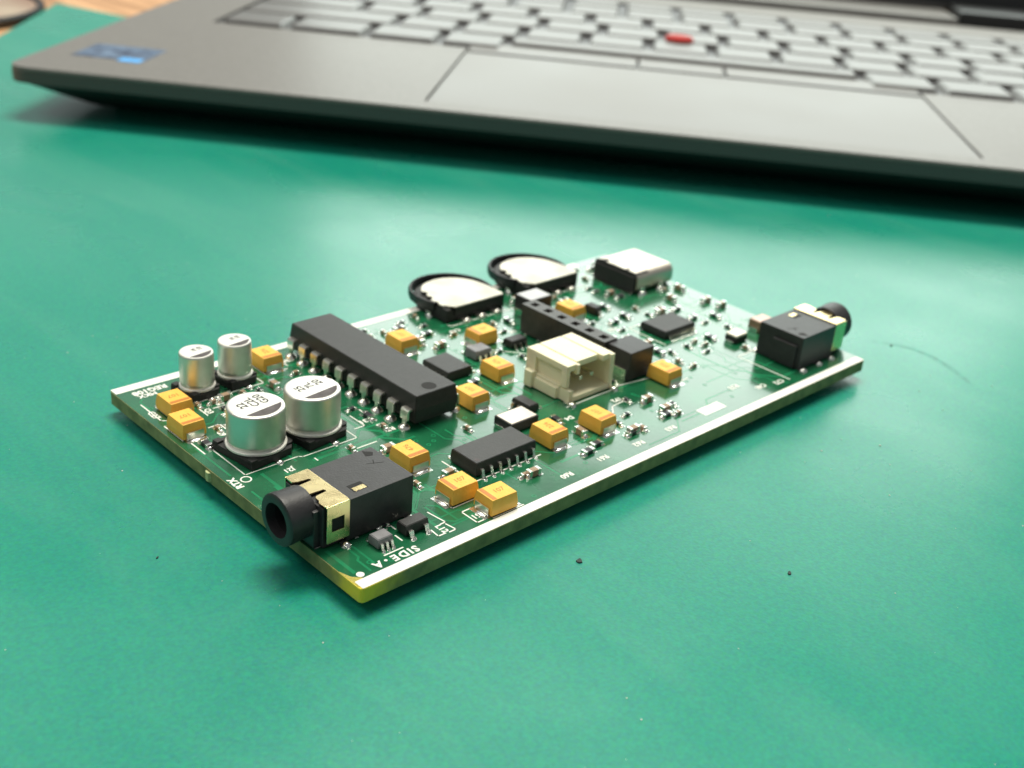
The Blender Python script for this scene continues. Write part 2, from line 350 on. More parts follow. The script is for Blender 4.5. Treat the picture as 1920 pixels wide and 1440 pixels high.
# ------------------------------------------------------------------ white printed legend
silk_bm = B()
def sline(x0, y0, x1, y1, wd=0.16):
    d = Vector((x1 - x0, y1 - y0)); d.normalize(); n = Vector((-d.y, d.x)) * wd / 2; e = d * wd / 2
    prism(silk_bm, [(x0 - e.x + n.x, y0 - e.y + n.y), (x0 - e.x - n.x, y0 - e.y - n.y), (x1 + e.x - n.x, y1 + e.y - n.y), (x1 + e.x + n.x, y1 + e.y + n.y)], 0.012, 0.022)
def spoly(*p, wd=0.16):
    for a, b in zip(p, p[1:]): sline(*a, *b, wd)
def legend(txt, x, y, size, rz, label=None, bold=0.035, spacing=1.0):
    size *= 1.12; return link('printed_lettering', text_mesh(txt, size, 'silk', 0.012, bold=bold, spacing=spacing), board, (x, y, 0.02), rz, label)
legend('SIDE', 6.8, 2.15, 1.2, PI, 'white lettering SIDE of the words SIDE-A beside the near white stripe', 0.045, 1.25)
legend('A', 3.6, 2.2, 1.2, PI, 'white letter A of the words SIDE-A beside the near white stripe', 0.045)
legend('REG108', 3.8, 46.1, 1.15, PI, bold=0.05); legend('MKX', 3.0, 45.1, 0.95, PI, bold=0.04)
legend('RTX', 0.75, 22.3, 1.0, PI * .5, bold=0.06)
legend('C27', 1.15, 40.2, 1.0, -PI / 2); legend('J21', 6.6, 21.4, 0.9, PI); legend('1', 10.2, 21.6, .8, PI)
legend('Q3', 6.6, 37.6, .9, -PI / 2); legend('R14', 7.6, 35.4, .9, -PI / 2); legend('C9', 5.0, 32.3, .9, -PI / 2); legend('R8', 8.6, 38.6, .8, PI)
legend('L12', 12.3, 3.2, 0.9, -PI / 2); legend('51', 16.6, 2.9, .95, PI); legend('K', 4.7, 7.2, .6, PI)
legend('C26', 21.5, 43.8, .9, PI); legend('C31', 19.8, 25.5, .95, PI); legend('R6', 20.6, 23.7, .9, PI); legend('R7', 20.9, 22.3, .9, PI)
legend('D4', 39.8, 12.1, .9, PI); legend('TP2', 48.2, 12.0, .9, PI); legend('R33', 63.6, 5.6, 1.0, PI); legend('C40', 66.8, 3.6, 1.0, PI)
legend('C18', 45.2, 39.0, .9, PI); legend('U7', 51.6, 34.4, .8, PI)
for x, y, tx in ((36, 3.2, 'R61'), (42, 3.0, 'R62'), (48, 3.2, 'R63'), (30, 3, 'R60'), (70, 3, 'C72'), (60, 20.5, 'U12'), (64, 27, 'C55')):
    legend(tx, x, y, .95, PI)
# outlines
spoly((4.6, 34.2), (6.0, 34.2), (6.0, 32.4)); spoly((7.4, 37.9), (9.0, 37.9), (9.0, 36.2)); spoly((6.0, 38.6), (6.0, 36.8)); spoly((5.8, 40.2), (10.6, 40.2), (11.2, 40.7)); spoly((11.2, 40.2), (15.6, 40.2), (15.6, 44.2)); spoly((1.2, 43.2), (1.2, 38.6), (1.8, 38.2)); spoly((17.6, 24.6), (19.0, 24.6), (19.0, 27.4)); spoly((20.8, 28), (20.8, 24.8)); spoly((15.2, 20.9), (17.8, 20.9))
spoly((0.85, 37.2), (0.85, 33.2)); spoly((1.3, 32.5), (1.3, 29.4)); spoly((3.1, 30.4), (2.4, 29.6), (2.4, 23.2), (9.0, 23.2), (9.35, 22.85), (16.6, 22.85), (16.6, 30), wd=.14)
spoly((2.3, 41.8), (2.3, 39.3)); spoly((17.0, 45.8), (17.0, 41.9), (20.1, 41.9)); spoly((20.6, 46), (20.6, 42.6))
spoly((0.75, 9.3), (0.45, 7.9), (2.1, 7.9)); spoly((7.3, 8.1), (6.8, 8.1)); spoly((8.6, 6.9), (8.6, 5.9)); spoly((6.3, 6.4), (7.9, 6.4)); spoly((7.9, 5.0), (7.9, 4.0)); spoly((5.0, 3.0), (7.2, 3.0))
spoly((13.1, 6.3), (13.4, 3.9), (12.8, 3.9)); spoly((12.6, 2.3), (13.4, 2.3), (13.2, 3.6)); spoly((11.3, 3.6), (11.2, 2.4), (12.1, 2.4))
spoly((17.1, 4.3), (15.9, 4.3), (15.9, 1.9), (16.9, 1.9)); spoly((15.6, 8.2), (15.6, 5.4), (19.6, 5.4)); spoly((17.8, 1.55), (22, 1.55))
spoly((50.9, 14.6), (58.8, 13.3), wd=.16); spoly((41.6, 14.2), (50.6, 14.2)); spoly((46.4, 11.1), (45.2, 9.9)); spoly((46.4, 11.1), (49.2, 11.3)); spoly((44.2, 32.6), (51.2, 24.8)); spoly((56.9, 10.7), (60.6, 10.7))
spoly((45.7, 41), (45.7, 40.4), (57.6, 40.4)); spoly((61.4, 40.8), (73.5, 40.8))
spoly((30.8, 7.9), (20.9, 7.9), (20.9, 13.2)); spoly((66.4, 19.3), (66.4, 26), (75.2, 26)); spoly((71.9, 2.6), (71.9, 11), (84, 11))
lathe(silk_bm, [(.62, .012), (.62, .022), (.46, .022), (.46, .012)], 24, c=(2.0, 22.4, 0), cap0=False, cap1=False)
for x, y, r in ((4.6, 2.3, .17), (9.0, 7.4, .22), (1.35, 1.95, .4), (51.3, 32.4, .28), (48.9, 10.9, .3), (2.4, 16.9, .32), (5.0, 7.7, .2)):
    lathe(silk_bm, [(r, .012), (r, .024)], 14, c=(x, y, 0))
t = obj('printed_outlines', silk_bm, 'silk', board); t['kind'] = 'stuff'

# ------------------------------------------------------------------ electrolytic capacitors
def electrolytic(x, y, d, h, lab, lines, rz):
    hb = d * .5 + .17; ch = d * .2
    bm = B(); prism(bm, [(-hb, -hb), (hb - ch, -hb), (hb, -hb + ch), (hb, hb - ch), (hb - ch, hb), (-hb, hb)], 0.06, 0.85, bev=.06)
    for sx, sy in ((-1, -1), (-1, 1), (1, -1), (1, 1)):      # corner posts that grip the can
        k = .0 if sx < 0 else ch * .45
        box(bm, sx * hb - (.9 if sx > 0 else 0) - sx * k, sx * hb + (.9 if sx < 0 else 0) - sx * k, sy * hb - (.9 if sy > 0 else 0) - sy * k, sy * hb + (.9 if sy < 0 else 0) - sy * k, .5, 1.12, bev=.12)
    part = obj('electrolytic_capacitor', bm, 'blackmatt', board, (x, y, 0), rz, lab)
    r = d / 2; bm = B()
    lathe(bm, [(r * .9, .82), (r * 1.0, .86), (r * 1.015, 1.0), (r * 1.0, 1.12), (r * .955, 1.3), (r * .955, 1.42), (r * .995, 1.62), (r, 1.75), (r, h - .28), (r * .985, h - .12), (r * .95, h - .02), (r * .90, h)], 64)
    obj('can', bm, 'alu', part)
    bm = B(); lathe(bm, [(r * .93, .86), (r * 1.03, .88), (r * 1.06, 1.0), (r * 1.05, 1.16), (r * 1.0, 1.26), (r * .93, 1.28)], 64, cap0=False, cap1=False); obj('can_rim', bm, 'rimalu', part)
    bm = B(); lathe(bm, [(r * .9, h + .001), (r * .895, h + .02)], 64); lid = obj('printed_lid', bm, 'alutop', part)
    bm = B(); a = 1.04; pts = [(r * .86 * math.cos(-a + 2 * a * k / 20), r * .86 * math.sin(-a + 2 * a * k / 20)) for k in range(21)]
    prism(bm, pts, h + .021, h + .032); o = obj('polarity_mark', bm, 'greyink', part); o.rotation_euler = (0, 0, -PI / 2)
    for i, tx in enumerate(lines):
        link('printed_lettering', text_mesh(tx, d * .205, 'ink', .01, bold=.016), part, (d * (-.02 - (i * .2 - .22)), d * .1, h + .03), PI / 2)
    for s in (-1, 1):
        bm = B(); box(bm, -.35, .35, -.55, .55, .03, .16, bev=.04); blob(bm, 0, s * .25, .5, .5, .3); obj('lead', bm, 'solder', part, (0, s * (hb + .25), 0))
    return part
electrolytic(6.25, 27.1, 6.3, 5.5, 'large aluminium capacitor nearest the short board edge and the circle mark', ['G20', 'C2L', '22'], 0.12)
electrolytic(13.45, 27.0, 6.3, 5.5, 'large aluminium capacitor between its twin and the long chip', ['20', '7L', '25'], 0.12)
electrolytic(8.05, 42.5, 4.0, 5.3, 'small aluminium capacitor behind the pair of orange capacitors', ['10', '16'], 0.12)
electrolytic(13.3, 42.8, 4.0, 5.3, 'small aluminium capacitor beside the single orange capacitor at the board edge', ['10', '16'], 0.12)

# ------------------------------------------------------------------ orange tantalum capacitors
def tantalum_master():
    bm = B(); hl, hw, hh = 1.78, 1.45, 1.95
    prof = [(-hw, .16), (-hw - .0, .95), (-hw + .16, hh), (hw - .16, hh), (hw, .95), (hw, .16)]
    lo = [bm.verts.new((-hl, y, z)) for y, z in prof]; mid0 = None
    a = [bm.verts.new((-hl + (0 if z < hh else .14), y, z)) for y, z in prof]; b = [bm.verts.new((hl - (0 if z < hh else .14), y, z)) for y, z in prof]
    for v in lo: bm.verts.remove(v)
    n = 6; f = [bm.faces.new(a), bm.faces.new(b[::-1])] + [bm.faces.new((a[i], b[i], b[(i + 1) % n], a[(i + 1) % n])) for i in range(n)]
    bmesh.ops.bevel(bm, geom=list(bm.edges), offset=.09, segments=2, affect='EDGES', profile=.5)
    return bm
tm = mesh_of('tantalum_capacitor', tantalum_master(), 'tant')
bm = B(); ribbon(bm, [(-1.2, .07), (-1.72, .07), (-1.86, .12), (-1.9, .3), (-1.87, .95)], 2.1, .12, -1.05); term = mesh_of('terminal', bm, 'tin')
bm = B(); box(bm, -1.5, -.98, -1.2, 1.2, 1.945, 1.965); band = mesh_of('polarity_band', bm, 'tantband')
bm = B(); box(bm, -.5, .5, -1.25, 1.25, .004, .03, bev=.01); blob(bm, 0, 0, .38, .9, .16); pad = mesh_of('solder_joint', bm, 'solder')
tmarks = {t: text_mesh(t, .95, 'tantink', .01) for t in ('107', '226', '476')}
def tantalum(x, y, rz, lab, mk='107', tz=0):
    o = link('tantalum_capacitor', tm, board, (x, y, 0), rz + rnd.uniform(-.035, .035), lab)
    link('terminal', term, o); link('terminal', term, o, rz=PI); link('polarity_band', band, o)
    link('solder_joint', pad, o, (-2.05, 0, 0)); link('solder_joint', pad, o, (2.05, 0, 0))
    link('printed_lettering', tmarks[mk], o, (.25, 0, 1.957), PI / 2 if tz else 0)
    return o
V = PI / 2
tantalum(3.55, 39.7, V, 'orange capacitor at the white stripe corner, rear one of the touching pair', '107', 1)
tantalum(2.2, 34.75, V, 'orange capacitor nearest the short board edge, front one of the touching pair', '107', 1)
tantalum(18.4, 44.0, V, 'orange capacitor beside the small aluminium cans at the white stripe', '226')
tantalum(45.7, 34.3, 0, 'orange capacitor in front of the three pads of the first thumbwheel', '107')
tantalum(40.4, 25.4, V, 'orange capacitor just left of the cream connector', '476')
tantalum(62.2, 33.6, V, 'orange capacitor behind the black header socket', '226')
tantalum(40.9, 8.6, V, 'orange capacitor in front of the cream connector', '107')
tantalum(57.7, 12.3, V, 'orange capacitor to the right of the cream connector and black block', '226')
tantalum(19.4, 3.0, 0, 'orange capacitor with a bare silver end touching the near white stripe', '107')
tantalum(17.5, 6.9, 0, 'orange capacitor behind the one touching the near white stripe', '107')
tantalum(17.7, 14.9, V, 'orange capacitor at the back end of the near audio jack', '476')
tantalum(33.8, 9.6, V, 'orange capacitor between the flat chip and the cream connector', '226')
tantalum(32.6, 21.6, V, 'orange capacitor at the near end of the long black chip', '107')
tantalum(35.6, 38.6, V, 'orange capacitor between the long black chip and the first thumbwheel', '107')

# ------------------------------------------------------------------ audio jacks
def jack(x, y, rz, lab):
    bm = B()
    box(bm, 3.45, 11.55, -3.5, 3.45, 0.12, 4.72, bev=.1)                        # main block
    box(bm, .9, 3.6, -3.15, 3.1, 0.12, 4.5, bev=.1)                             # neck inside the clip
    box(bm, .25, 1.2, -2.6, 2.6, .0, 4.1, bev=.15)
    box(bm, 11.3, 11.9, -1.0, 2.8, .2, 3.4, bev=.1)
    lathe(bm, [(1.78, -2.2), (2.45, -2.2), (2.66, -2.05), (2.68, -1.5), (2.6, -.9), (2.58, .7), (2.5, .9)], 48, 'x', (0, 0, 2.86), cap0=False)
    lathe(bm, [(1.78, -2.2), (1.76, -1.9), (1.72, 3.2)], 48, 'x', (0, 0, 2.86), cap0=False, cap1=False)
    part = obj('audio_jack', bm, 'black', board, (x, y, 0), rz, lab)
    bm = B(); lathe(bm, [(1.71, 3.0), (.1, 3.05)], 32, 'x', (0, 0, 2.86), cap0=False); lathe(bm, [(1.74, -1.2), (1.74, 2.9)], 32, 'x', (0, 0, 2.86), cap0=False, cap1=False); obj('bore', bm, 'hole', part)
    bm = B(); zt = 4.74; th = .13                                                # pressed clip: a top plate with slits and two side plates
    pl = [(1.25, 3.35), (1.05, 3.1), (1.0, 2.1), (1.45, 1.95), (1.5, 1.85), (2.75, 1.75), (2.85, 1.5), (2.7, 1.32), (1.2, 1.28), (.72, .9), (.6, .3), (.75, -.35), (1.1, -.62), (2.7, -.66), (2.85, -.85), (2.75, -1.15), (1.5, -1.22), (1.2, -1.5), (1.25, -2.1), (.95, -2.4), (1.0, -3.3), (1.15, -3.42), (3.7, -3.42), (3.7, 3.35)]
    prism(bm, pl[::-1], zt, zt + th, bev=.04)
    y1 = -3.46                                                                    # near side plate with a window
    for q in ((1.1, 1.65, .75, zt + .02), (3.1, 3.72, .75, zt + .02), (1.6, 3.15, .75, 1.9), (1.6, 3.15, 3.35, zt + .02)):
        box(bm, q[0], q[1], y1 - th, y1, q[2], q[3], bev=.03)
    box(bm, 1.05, 3.7, y1 - th * .9, y1 + .1, zt - .12, zt + .1, bev=.06)
    box(bm, 1.1, 3.7, 3.34, 3.47, .8, zt + .05, bev=.04)
    obj('clip', bm, 'gold', part)
    bm = B(); box(bm, 1.6, 3.15, y1 + .02, y1 + .12, 1.8, 3.45); obj('clip_window', bm, 'hole', part)
    bm = B(); box(bm, 4.9, 6.55, -2.65, -1.35, 4.715, 4.735); obj('top_opening', bm, 'hole', part)
    bm = B(); box(bm, 5.05, 6.45, -2.6, -1.95, 4.72, 4.75, bev=.01); obj('contact', bm, 'gold', part)
    bm = B(); prism(bm, [(10.2, 3.2), (9.9, 2.2), (10.6, 1.9), (11.0, 2.4)], 4.715, 4.735); obj('top_notch', bm, 'hole', part)
    bm = B(); sl = [((9.0, .9), (10.6, .2)), ((10.0, 1.2), (9.6, .5))]
    for (a, b), (c2, d2) in sl: prism(bm, [(a, b), (a + .12, b), (c2 + .12, d2), (c2, d2)], 4.71, 4.733)
    obj('moulding_mark', bm, 'hole', part)
    for lx, s in ((3.1, -1), (7.2, 1), (10.9, -1), (10.9, 1), (4.2, 1)):
        bm = B(); box(bm, -.4, .4, -.55, .5, .03, .2, bev=.05); blob(bm, 0, -.1, .55, .6, .42); obj('lead', bm, 'solder', part, (lx, s * 3.75, 0), 0 if s < 0 else PI)
    return part
jack(0, 10.42, 0, 'black audio jack with pale metal clip overhanging the near short edge')
jack(L - .2 + .3, 6.9, PI, 'black audio jack at the far right corner of the board')

# ------------------------------------------------------------------ thumbwheel potentiometers
def thumbwheel(x, y, lab):
    bm = B(); bw = 5.4                                                              # body: square towards the board, round outwards
    def dshape(r, x0, y0, n=28, cy=4.9):
        return [(-x0, y0), (x0, y0)] + [(r * math.cos(k * PI / n) , cy + r * math.sin(k * PI / n)) for k in range(n + 1)]
    prism(bm, dshape(5.35, 5.35, .1), .1, 1.75, bev=.12); box(bm, -5.4, -4.6, 0, 1.2, .05, 2.0, bev=.1); box(bm, 4.6, 5.4, 0, 1.2, .05, 2.0, bev=.1)
    part = obj('thumbwheel_potentiometer', bm, 'blackmatt', board, (x, y, 0), 0, lab)
    bm = B(); prof = [(5.8, .9), (6.1, 1.0), (6.22, 1.2), (6.22, 2.05), (6.1, 2.3), (5.85, 2.34), (5.72, 2.1), (5.68, 1.5)]
    lathe(bm, prof, 90, c=(0, 5.3, 0), cap0=False, cap1=False)
    for v in bm.verts:                                                              # knurled rim
        d = math.hypot(v.co.x, v.co.y - 5.3)
        if d > 6.1: a = math.atan2(v.co.y - 5.3, v.co.x); k = 1 - .012 * (math.sin(a * 45) > 0); v.co.x *= k; v.co.y = 5.3 + (v.co.y - 5.3) * k
    lathe(bm, [(5.5, 1.2), (5.5, 1.3), (1.0, 1.35)], 48, c=(0, 5.3, 0), cap0=False)
    bmesh.ops.bisect_plane(bm, geom=bm.verts[:] + bm.edges[:] + bm.faces[:], plane_co=(0, 2.6, 0), plane_no=(0, 1, 0), clear_inner=True)
    obj('wheel', bm, 'black', part)
    bm = B(); pl = [(-4.0, -.12), (4.9, -.12), (5.2, .2), (5.25, 3.8)] + [(5.05 * math.cos(k * PI / 24), 4.3 + 5.0 * math.sin(k * PI / 24)) for k in range(0, 21)] + [(-4.0, 6.4), (-3.85, 5.9), (-4.5, 5.6), (-4.75, 4.9), (-4.35, 4.6), (-4.5, 4.1), (-5.2, 3.8), (-5.25, 2.9), (-4.95, 2.8), (-4.95, 2.2), (-5.25, 2.1), (-5.2, 1.1), (-4.75, 1.0), (-4.7, .45), (-4.3, .35)]
    prism(bm, pl, 2.12, 2.3, bev=.07); obj('top_plate', bm, 'lid', part)
    bm = B(); box(bm, -4.0, 4.9, -.1, .25, 1.0, 2.13); box(bm, -5.15, -4.9, .5, 3.5, .8, 2.13); obj('skirt', bm, 'blackmatt', part)
    for k in (-2.1, .75, 3.6):
        bm = B(); box(bm, -.72, .72, -1.15, .3, .03, .35, bev=.08); blob(bm, 0, -.75, .62, .5, .55); obj('pin', bm, 'tin', part, (k - .3, -.1, 0))
    for sx in (-1, 1):
        bm = B(); box(bm, -.3, .3, -.5, .5, .03, .7, bev=.08); blob(bm, 0, 0, .55, .7, .5); obj('anchor_tab', bm, 'solder', part, (sx * 5.45, 3.6, 0))
    return part
thumbwheel(51.15, 41.4, 'round black thumbwheel with pale plate, nearer of the two')
thumbwheel(66.7, 41.6, 'round black thumbwheel with pale plate, next to the metal socket')

# ------------------------------------------------------------------ USB socket
def rr_ring(w2, h0, h1, r, n=5):
    pts = []
    for cy, cz, a0 in ((w2 - r, h0 + r, -PI / 2), (w2 - r, h1 - r, 0), (-w2 + r, h1 - r, PI / 2), (-w2 + r, h0 + r, PI)):
        for k in range(n + 1): a = a0 + k * PI / 2 / n; pts.append((cy + r * math.cos(a), cz + r * math.sin(a)))
    return pts
bm = B()
o_, i_ = rr_ring(4.5, .05, 3.3, 1.2), rr_ring(4.25, .3, 3.05, 1.0)
def loft(bm, secs, close=True):
    rs = [[bm.verts.new((x, y, z)) for y, z in ring] for x, ring in secs]; n = len(rs[0])
    for a, b in zip(rs, rs[1:]):
        for k in range(n): bm.faces.new((a[k], a[(k + 1) % n], b[(k + 1) % n], b[k]))
    return rs
loft(bm, [(.15, i_), (.15, o_), (8.4, o_), (8.5, rr_ring(4.42, .13, 3.22, 1.15)), (8.5, i_), (3.0, i_)])
box(bm, .0, 1.2, -1.9, -.9, 3.2, 3.34, bev=.03); box(bm, .0, 1.2, .9, 1.9, 3.2, 3.34, bev=.03)
usb = obj('metal_socket', bm, 'shell', board, (76.9, 38.35, 0), 0, 'bright metal socket with fine pins at the far board edge')
bm = B(); loft_pts = rr_ring(4.2, .25, 3.2, .5); rs = loft(bm, [(-.05, loft_pts), (2.9, loft_pts)]); bm.faces.new(rs[0]); bm.faces.new(rs[-1][::-1]); box(bm, -.25, .2, -4.1, 4.1, .15, 2.7, bev=.12); obj('moulding', bm, 'epoxy', usb)
bm = B(); prism(bm, [(-.02, -2.4), (.9, -2.2), (1.0, -1.7), (-.02, -1.3)], 3.29, 3.315); prism(bm, [(-.02, 1.6), (.8, 1.8), (1.1, 2.6), (-.02, 3.4)], 3.29, 3.315); obj('shell_slot', bm, 'hole', usb)
for k in range(12):
    bm = B(); box(bm, -.75, .1, -.14, .14, .02, .16, bev=.03); obj('pin', bm, 'solder', usb, (-.1, -3.7 + k * .672, 0))
for sy in (-1, 1):
    for xx in (1.2, 5.4): bm = B(); box(bm, -.5, .5, -.2, .2, -.2, 1.1, bev=.05); blob(bm, 0, sy * .2, .9, .55, .5); obj('shell_tab', bm, 'solder', usb, (xx, sy * 4.6, 0))

# ------------------------------------------------------------------ header socket
NP = 6; bm = B(); z1 = 4.25; p = 2.54; hw = 1.25; hr = .55
for k in range(NP):
    y0 = -NP * p / 2 + k * p; y1 = y0 + p; yc = (y0 + y1) / 2
    out = [(-hw, y0), (hw, y0), (hw, y1), (-hw, y1)]; inn = [(-hr, yc - hr), (hr, yc - hr), (hr, yc + hr), (-hr, yc + hr)]
    vo = [bm.verts.new((x, y, z1)) for x, y in out]; vi = [bm.verts.new((x, y, z1)) for x, y in inn]; vd = [bm.verts.new((x * .7, yc + (y - yc) * .7, z1 - .5)) for x, y in inn]; ve = [bm.verts.new((x * .7, yc + (y - yc) * .7, z1 - 2.4)) for x, y in inn]
    vb = [bm.verts.new((x, y, .25)) for x, y in out]
    for i in range(4):
        j = (i + 1) % 4
        bm.faces.new((vo[i], vo[j], vi[j], vi[i])); bm.faces.new((vi[i], vi[j], vd[j], vd[i])); bm.faces.new((vd[i], vd[j], ve[j], ve[i]))
        if i in (1, 3) or (i == 0 and k == 0) or (i == 2 and k == NP - 1): bm.faces.new((vo[j], vo[i], vb[i], vb[j]))
    bm.faces.new(ve); bm.faces.new(vb[::-1])
bmesh.ops.remove_doubles(bm, verts=bm.verts, dist=.001)
hdr = obj('header_socket', bm, 'brownblack', board, (53.65, 26.1, 0), 0, 'black header socket with a row of square holes behind the cream connector', smooth=False)
for k in range(NP):
    bm = B(); box(bm, -1.5, -.9, -.3, .3, .02, .3, bev=.05); box(bm, .9, 1.5, -.3, .3, .02, .3, bev=.05); obj('pin', bm, 'solder', hdr, (0, -NP * p / 2 + (k + .5) * p, 0))

# ------------------------------------------------------------------ cream wire connector, mouth towards the long near edge
bm = B()
X0, X1, Y0, Y1, H = -4.0, 4.0, -3.8, 3.8, 4.8
box(bm, X0 + .5, X0 + .95, Y0 + .9, Y1 - .1, 1.6, H - .2); box(bm, X0, X0 + .7, Y1 - 1.0, Y1, 1.6, H, bev=.09); box(bm, X1 - .75, X1, Y0, Y1, .1, H, bev=.09)          # cheeks
box(bm, X0 + .1, X0 + .85, Y0, Y1 - .1, .1, 1.7, bev=.09); box(bm, X0, X0 + .8, Y0 + 1.6, Y1, .12, 1.95, bev=.1)
box(bm, X0 + .05, X1 - .05, Y1 - 1.6, Y1 - .03, .1, H - .05, bev=.09)                                             # back wall
box(bm, X0 + .3, X1 - .3, Y0, Y1 - .5, .1, .75, bev=.06)                                                            # floor
box(bm, X0 + .02, X0 + 1.9, Y0 + .55, Y1, H - .75, H + .05, bev=.1); box(bm, X0 + 2.1, X1 - 2.1, Y0 + 1.05, Y1 - .02, H - .75, H + .06, bev=.1); box(bm, X1 - 1.9, X1, Y0 + .35, Y1, H - .75, H + .05, bev=.1)
box(bm, X0 + 1.7, X1 - 1.7, Y0 + 1.4, Y1 - .1, H - .8, H - .12)
box(bm, X0 - .02, X0 + .5, Y0 + .6, Y0 + 1.5, 1.95, H - .1, bev=.12); box(bm, X0 - .75, X0 + .2, Y1 - 1.9, Y1 - .5, .1, 2.3, bev=.2); box(bm, X0 - .35, X0 + .3, Y0 + 1.8, Y1 - .8, .1, 1.6, bev=.15)
box(bm, X0 + 1.5, X0 + 2.0, Y0 + .3, Y0 + 1.0, H - 1.3, H, bev=.1)
jst = obj('wire_connector', bm, 'cream', board, (46.15, 18.45, 0), 0, 'cream plastic wire connector with open mouth in the middle of the board')
for k in (-1, 1):
    bm = B(); box(bm, -.25, .25, -2.9, 2.4, 2.2, 2.7, bev=.06); obj('contact_pin', bm, 'tin', jst, (k, 0, 0))
    bm = B(); box(bm, -.35, .35, -.8, .8, .03, .25, bev=.05); blob(bm, 0, .2, .6, .8, .4); obj('solder_tail', bm, 'solder', jst, (k, Y1 + .6, 0))
for xx in (X0 + .2, X1 - .2):
    bm = B(); box(bm, -.5, .5, -.7, .7, .02, .3, bev=.05); blob(bm, 0, -.2, .5, .7, .45); obj('anchor_tab', bm, 'solder', jst, (xx, Y0 - .25, 0))

# ------------------------------------------------------------------ chips
def gull(bm, y, out, h, wd, x=0):
    pass
def chip(name, x, y, lx, ly, h, npins, pitch, rz, lab, z0=.12, reach=.95, pw=.36, ph=.75, matn='epoxy', dot=True):
    """leads leave along +-y of the chip, spaced along x"""
    bm = B(); hz = z0 + (h - z0) * .5
    rects = [(lx / 2 - .08, ly / 2 - .08, z0), (lx / 2, ly / 2, hz), (lx / 2 - .1, ly / 2 - .1, h)]
    rings = [[bm.verts.new((sx * a, sy * b, z)) for sx, sy in ((-1, -1), (1, -1), (1, 1), (-1, 1))] for a, b, z in rects]
    for a, b in zip(rings, rings[1:]):
        for k in range(4): bm.faces.new((a[k], a[(k + 1) % 4], b[(k + 1) % 4], b[k]))
    bm.faces.new(rings[0][::-1]); bm.faces.new(rings[-1])
    bmesh.ops.bevel(bm, geom=[e for e in bm.edges if all(abs(v.co.z - h) < 1e-4 for v in e.verts)], offset=.06, segments=2, affect='EDGES')
    part = obj(name, bm, matn, board, (x, y, 0), rz, lab)
    if dot: bm = B(); lathe(bm, [(min(.3, ly * .09), h + .002), (min(.3, ly * .09), h + .008)], 16, c=(-lx / 2 + .7 * min(1, ly / 3), -ly / 2 + .7 * min(1, ly / 3), 0)); obj('pin_one_mark', bm, 'greyink', part)
    bm = B(); ribbon(bm, [(ly / 2 - .1, hz), (ly / 2 + reach * .3, hz), (ly / 2 + reach * .5, .14), (ly / 2 + reach, .1)], pw, .14, -pw / 2); blob(bm, ly / 2 + reach * .8, 0, reach * .4, pw * .75, .17)
    lm = mesh_of('lead', bm, 'solder')
    for s, n in ((-1, npins[0]), (1, npins[1])):
        for k in range(n):
            link('lead', lm, part, (-(n - 1) * pitch / 2 + k * pitch if n != 2 or npins[0] == npins[1] else (-1, 1)[k] * pitch, 0, 0), PI / 2 * s)
    return part
# long through-hole package: axis along the board's short side
bm = B(); bx, by, h0, h1 = 3.2, 12.6, .6, 4.1
rects = [(bx - .18, by - .18, h0), (bx, by, 2.3), (bx - .22, by - .22, h1)]
rings = [[bm.verts.new((sx * a, sy * b, z)) for sx, sy in ((-1, -1), (1, -1), (1, 1), (-1, 1))] for a, b, z in rects]
for a, b in zip(rings, rings[1:]):
    for k in range(4): bm.faces.new((a[k], a[(k + 1) % 4], b[(k + 1) % 4], b[k]))
bm.faces.new(rings[0][::-1]); bm.faces.new(rings[-1]); bmesh.ops.bevel(bm, geom=list(bm.edges), offset=.07, segments=2, affect='EDGES')
dip = obj('long_chip', bm, 'epoxy', board, (26.2, 33.1, 0), 0, 'long black chip with a row of tall pins beside the aluminium capacitors')
bm = B(); lathe(bm, [(.9, h1 + .002), (.9, h1 + .008)], 24, c=(0, -by + 1.6, 0)); obj('end_notch', bm, 'hole', dip)
bm = B(); ribbon(bm, [(bx - .1, 2.3), (bx + .45, 2.3), (bx + .6, 2.1), (bx + .62, 1.1)], 1.3, .24, -.65); ribbon(bm, [(bx + .62, 1.2), (bx + .62, .05)], .55, .24, -.27); blob(bm, bx + .62, 0, .75, .75, .5); lm = mesh_of('pin', bm, 'tin')
for k in range(10):
    for s in (0, PI): link('pin', lm, dip, (0, -11.43 + k * 2.54, 0), s)
chip('flat_chip', 26.0, 10.5, 9.0, 4.2, 1.75, (7, 7), 1.27, 0, 'flat black chip behind the orange capacitors of the near edge')
chip('flat_chip', 70.8, 22.6, 6.6, 4.6, 1.2, (9, 9), .65, 0, 'flat black chip on the far half between header and far jack', pw=.26)
chip('tiny_chip', 48.9, 31.0, 2.9, 1.7, 1.1, (3, 3), .95, 0, 'tiny six legged chip in front of the header socket', pw=.36, reach=.8, dot=False)
chip('tiny_chip', 42.4, 31.2, 2.8, 2.2, 1.3, (3, 3), .95, 0, 'tiny dark chip between two orange capacitors', matn='ferrite', dot=False)
chip('transistor', 9.9, 4.85, 2.9, 1.5, 1.25, (2, 1), .95, 0, 'larger dark three legged transistor behind the SIDE-A lettering', pw=.5, reach=.8, dot=False)
chip('transistor', 5.9, 4.75, 1.9, 1.55, 1.15, (3, 3), .6, 0, 'smaller dark grey transistor beside the SIDE-A lettering', pw=.28, reach=.6, matn='ferrite', dot=False)
chip('transistor', 66.2, 32.8, 1.5, 2.2, 1.2, (1, 1), .9, 0, 'small dark transistor right of the orange capacitor behind the header', pw=.5, reach=.7, dot=False)
chip('flat_chip', 36.0, 30.0, 5.0, 4.0, 1.3, (6, 6), .8, V, 'square black chip beyond the long chip', pw=.3)
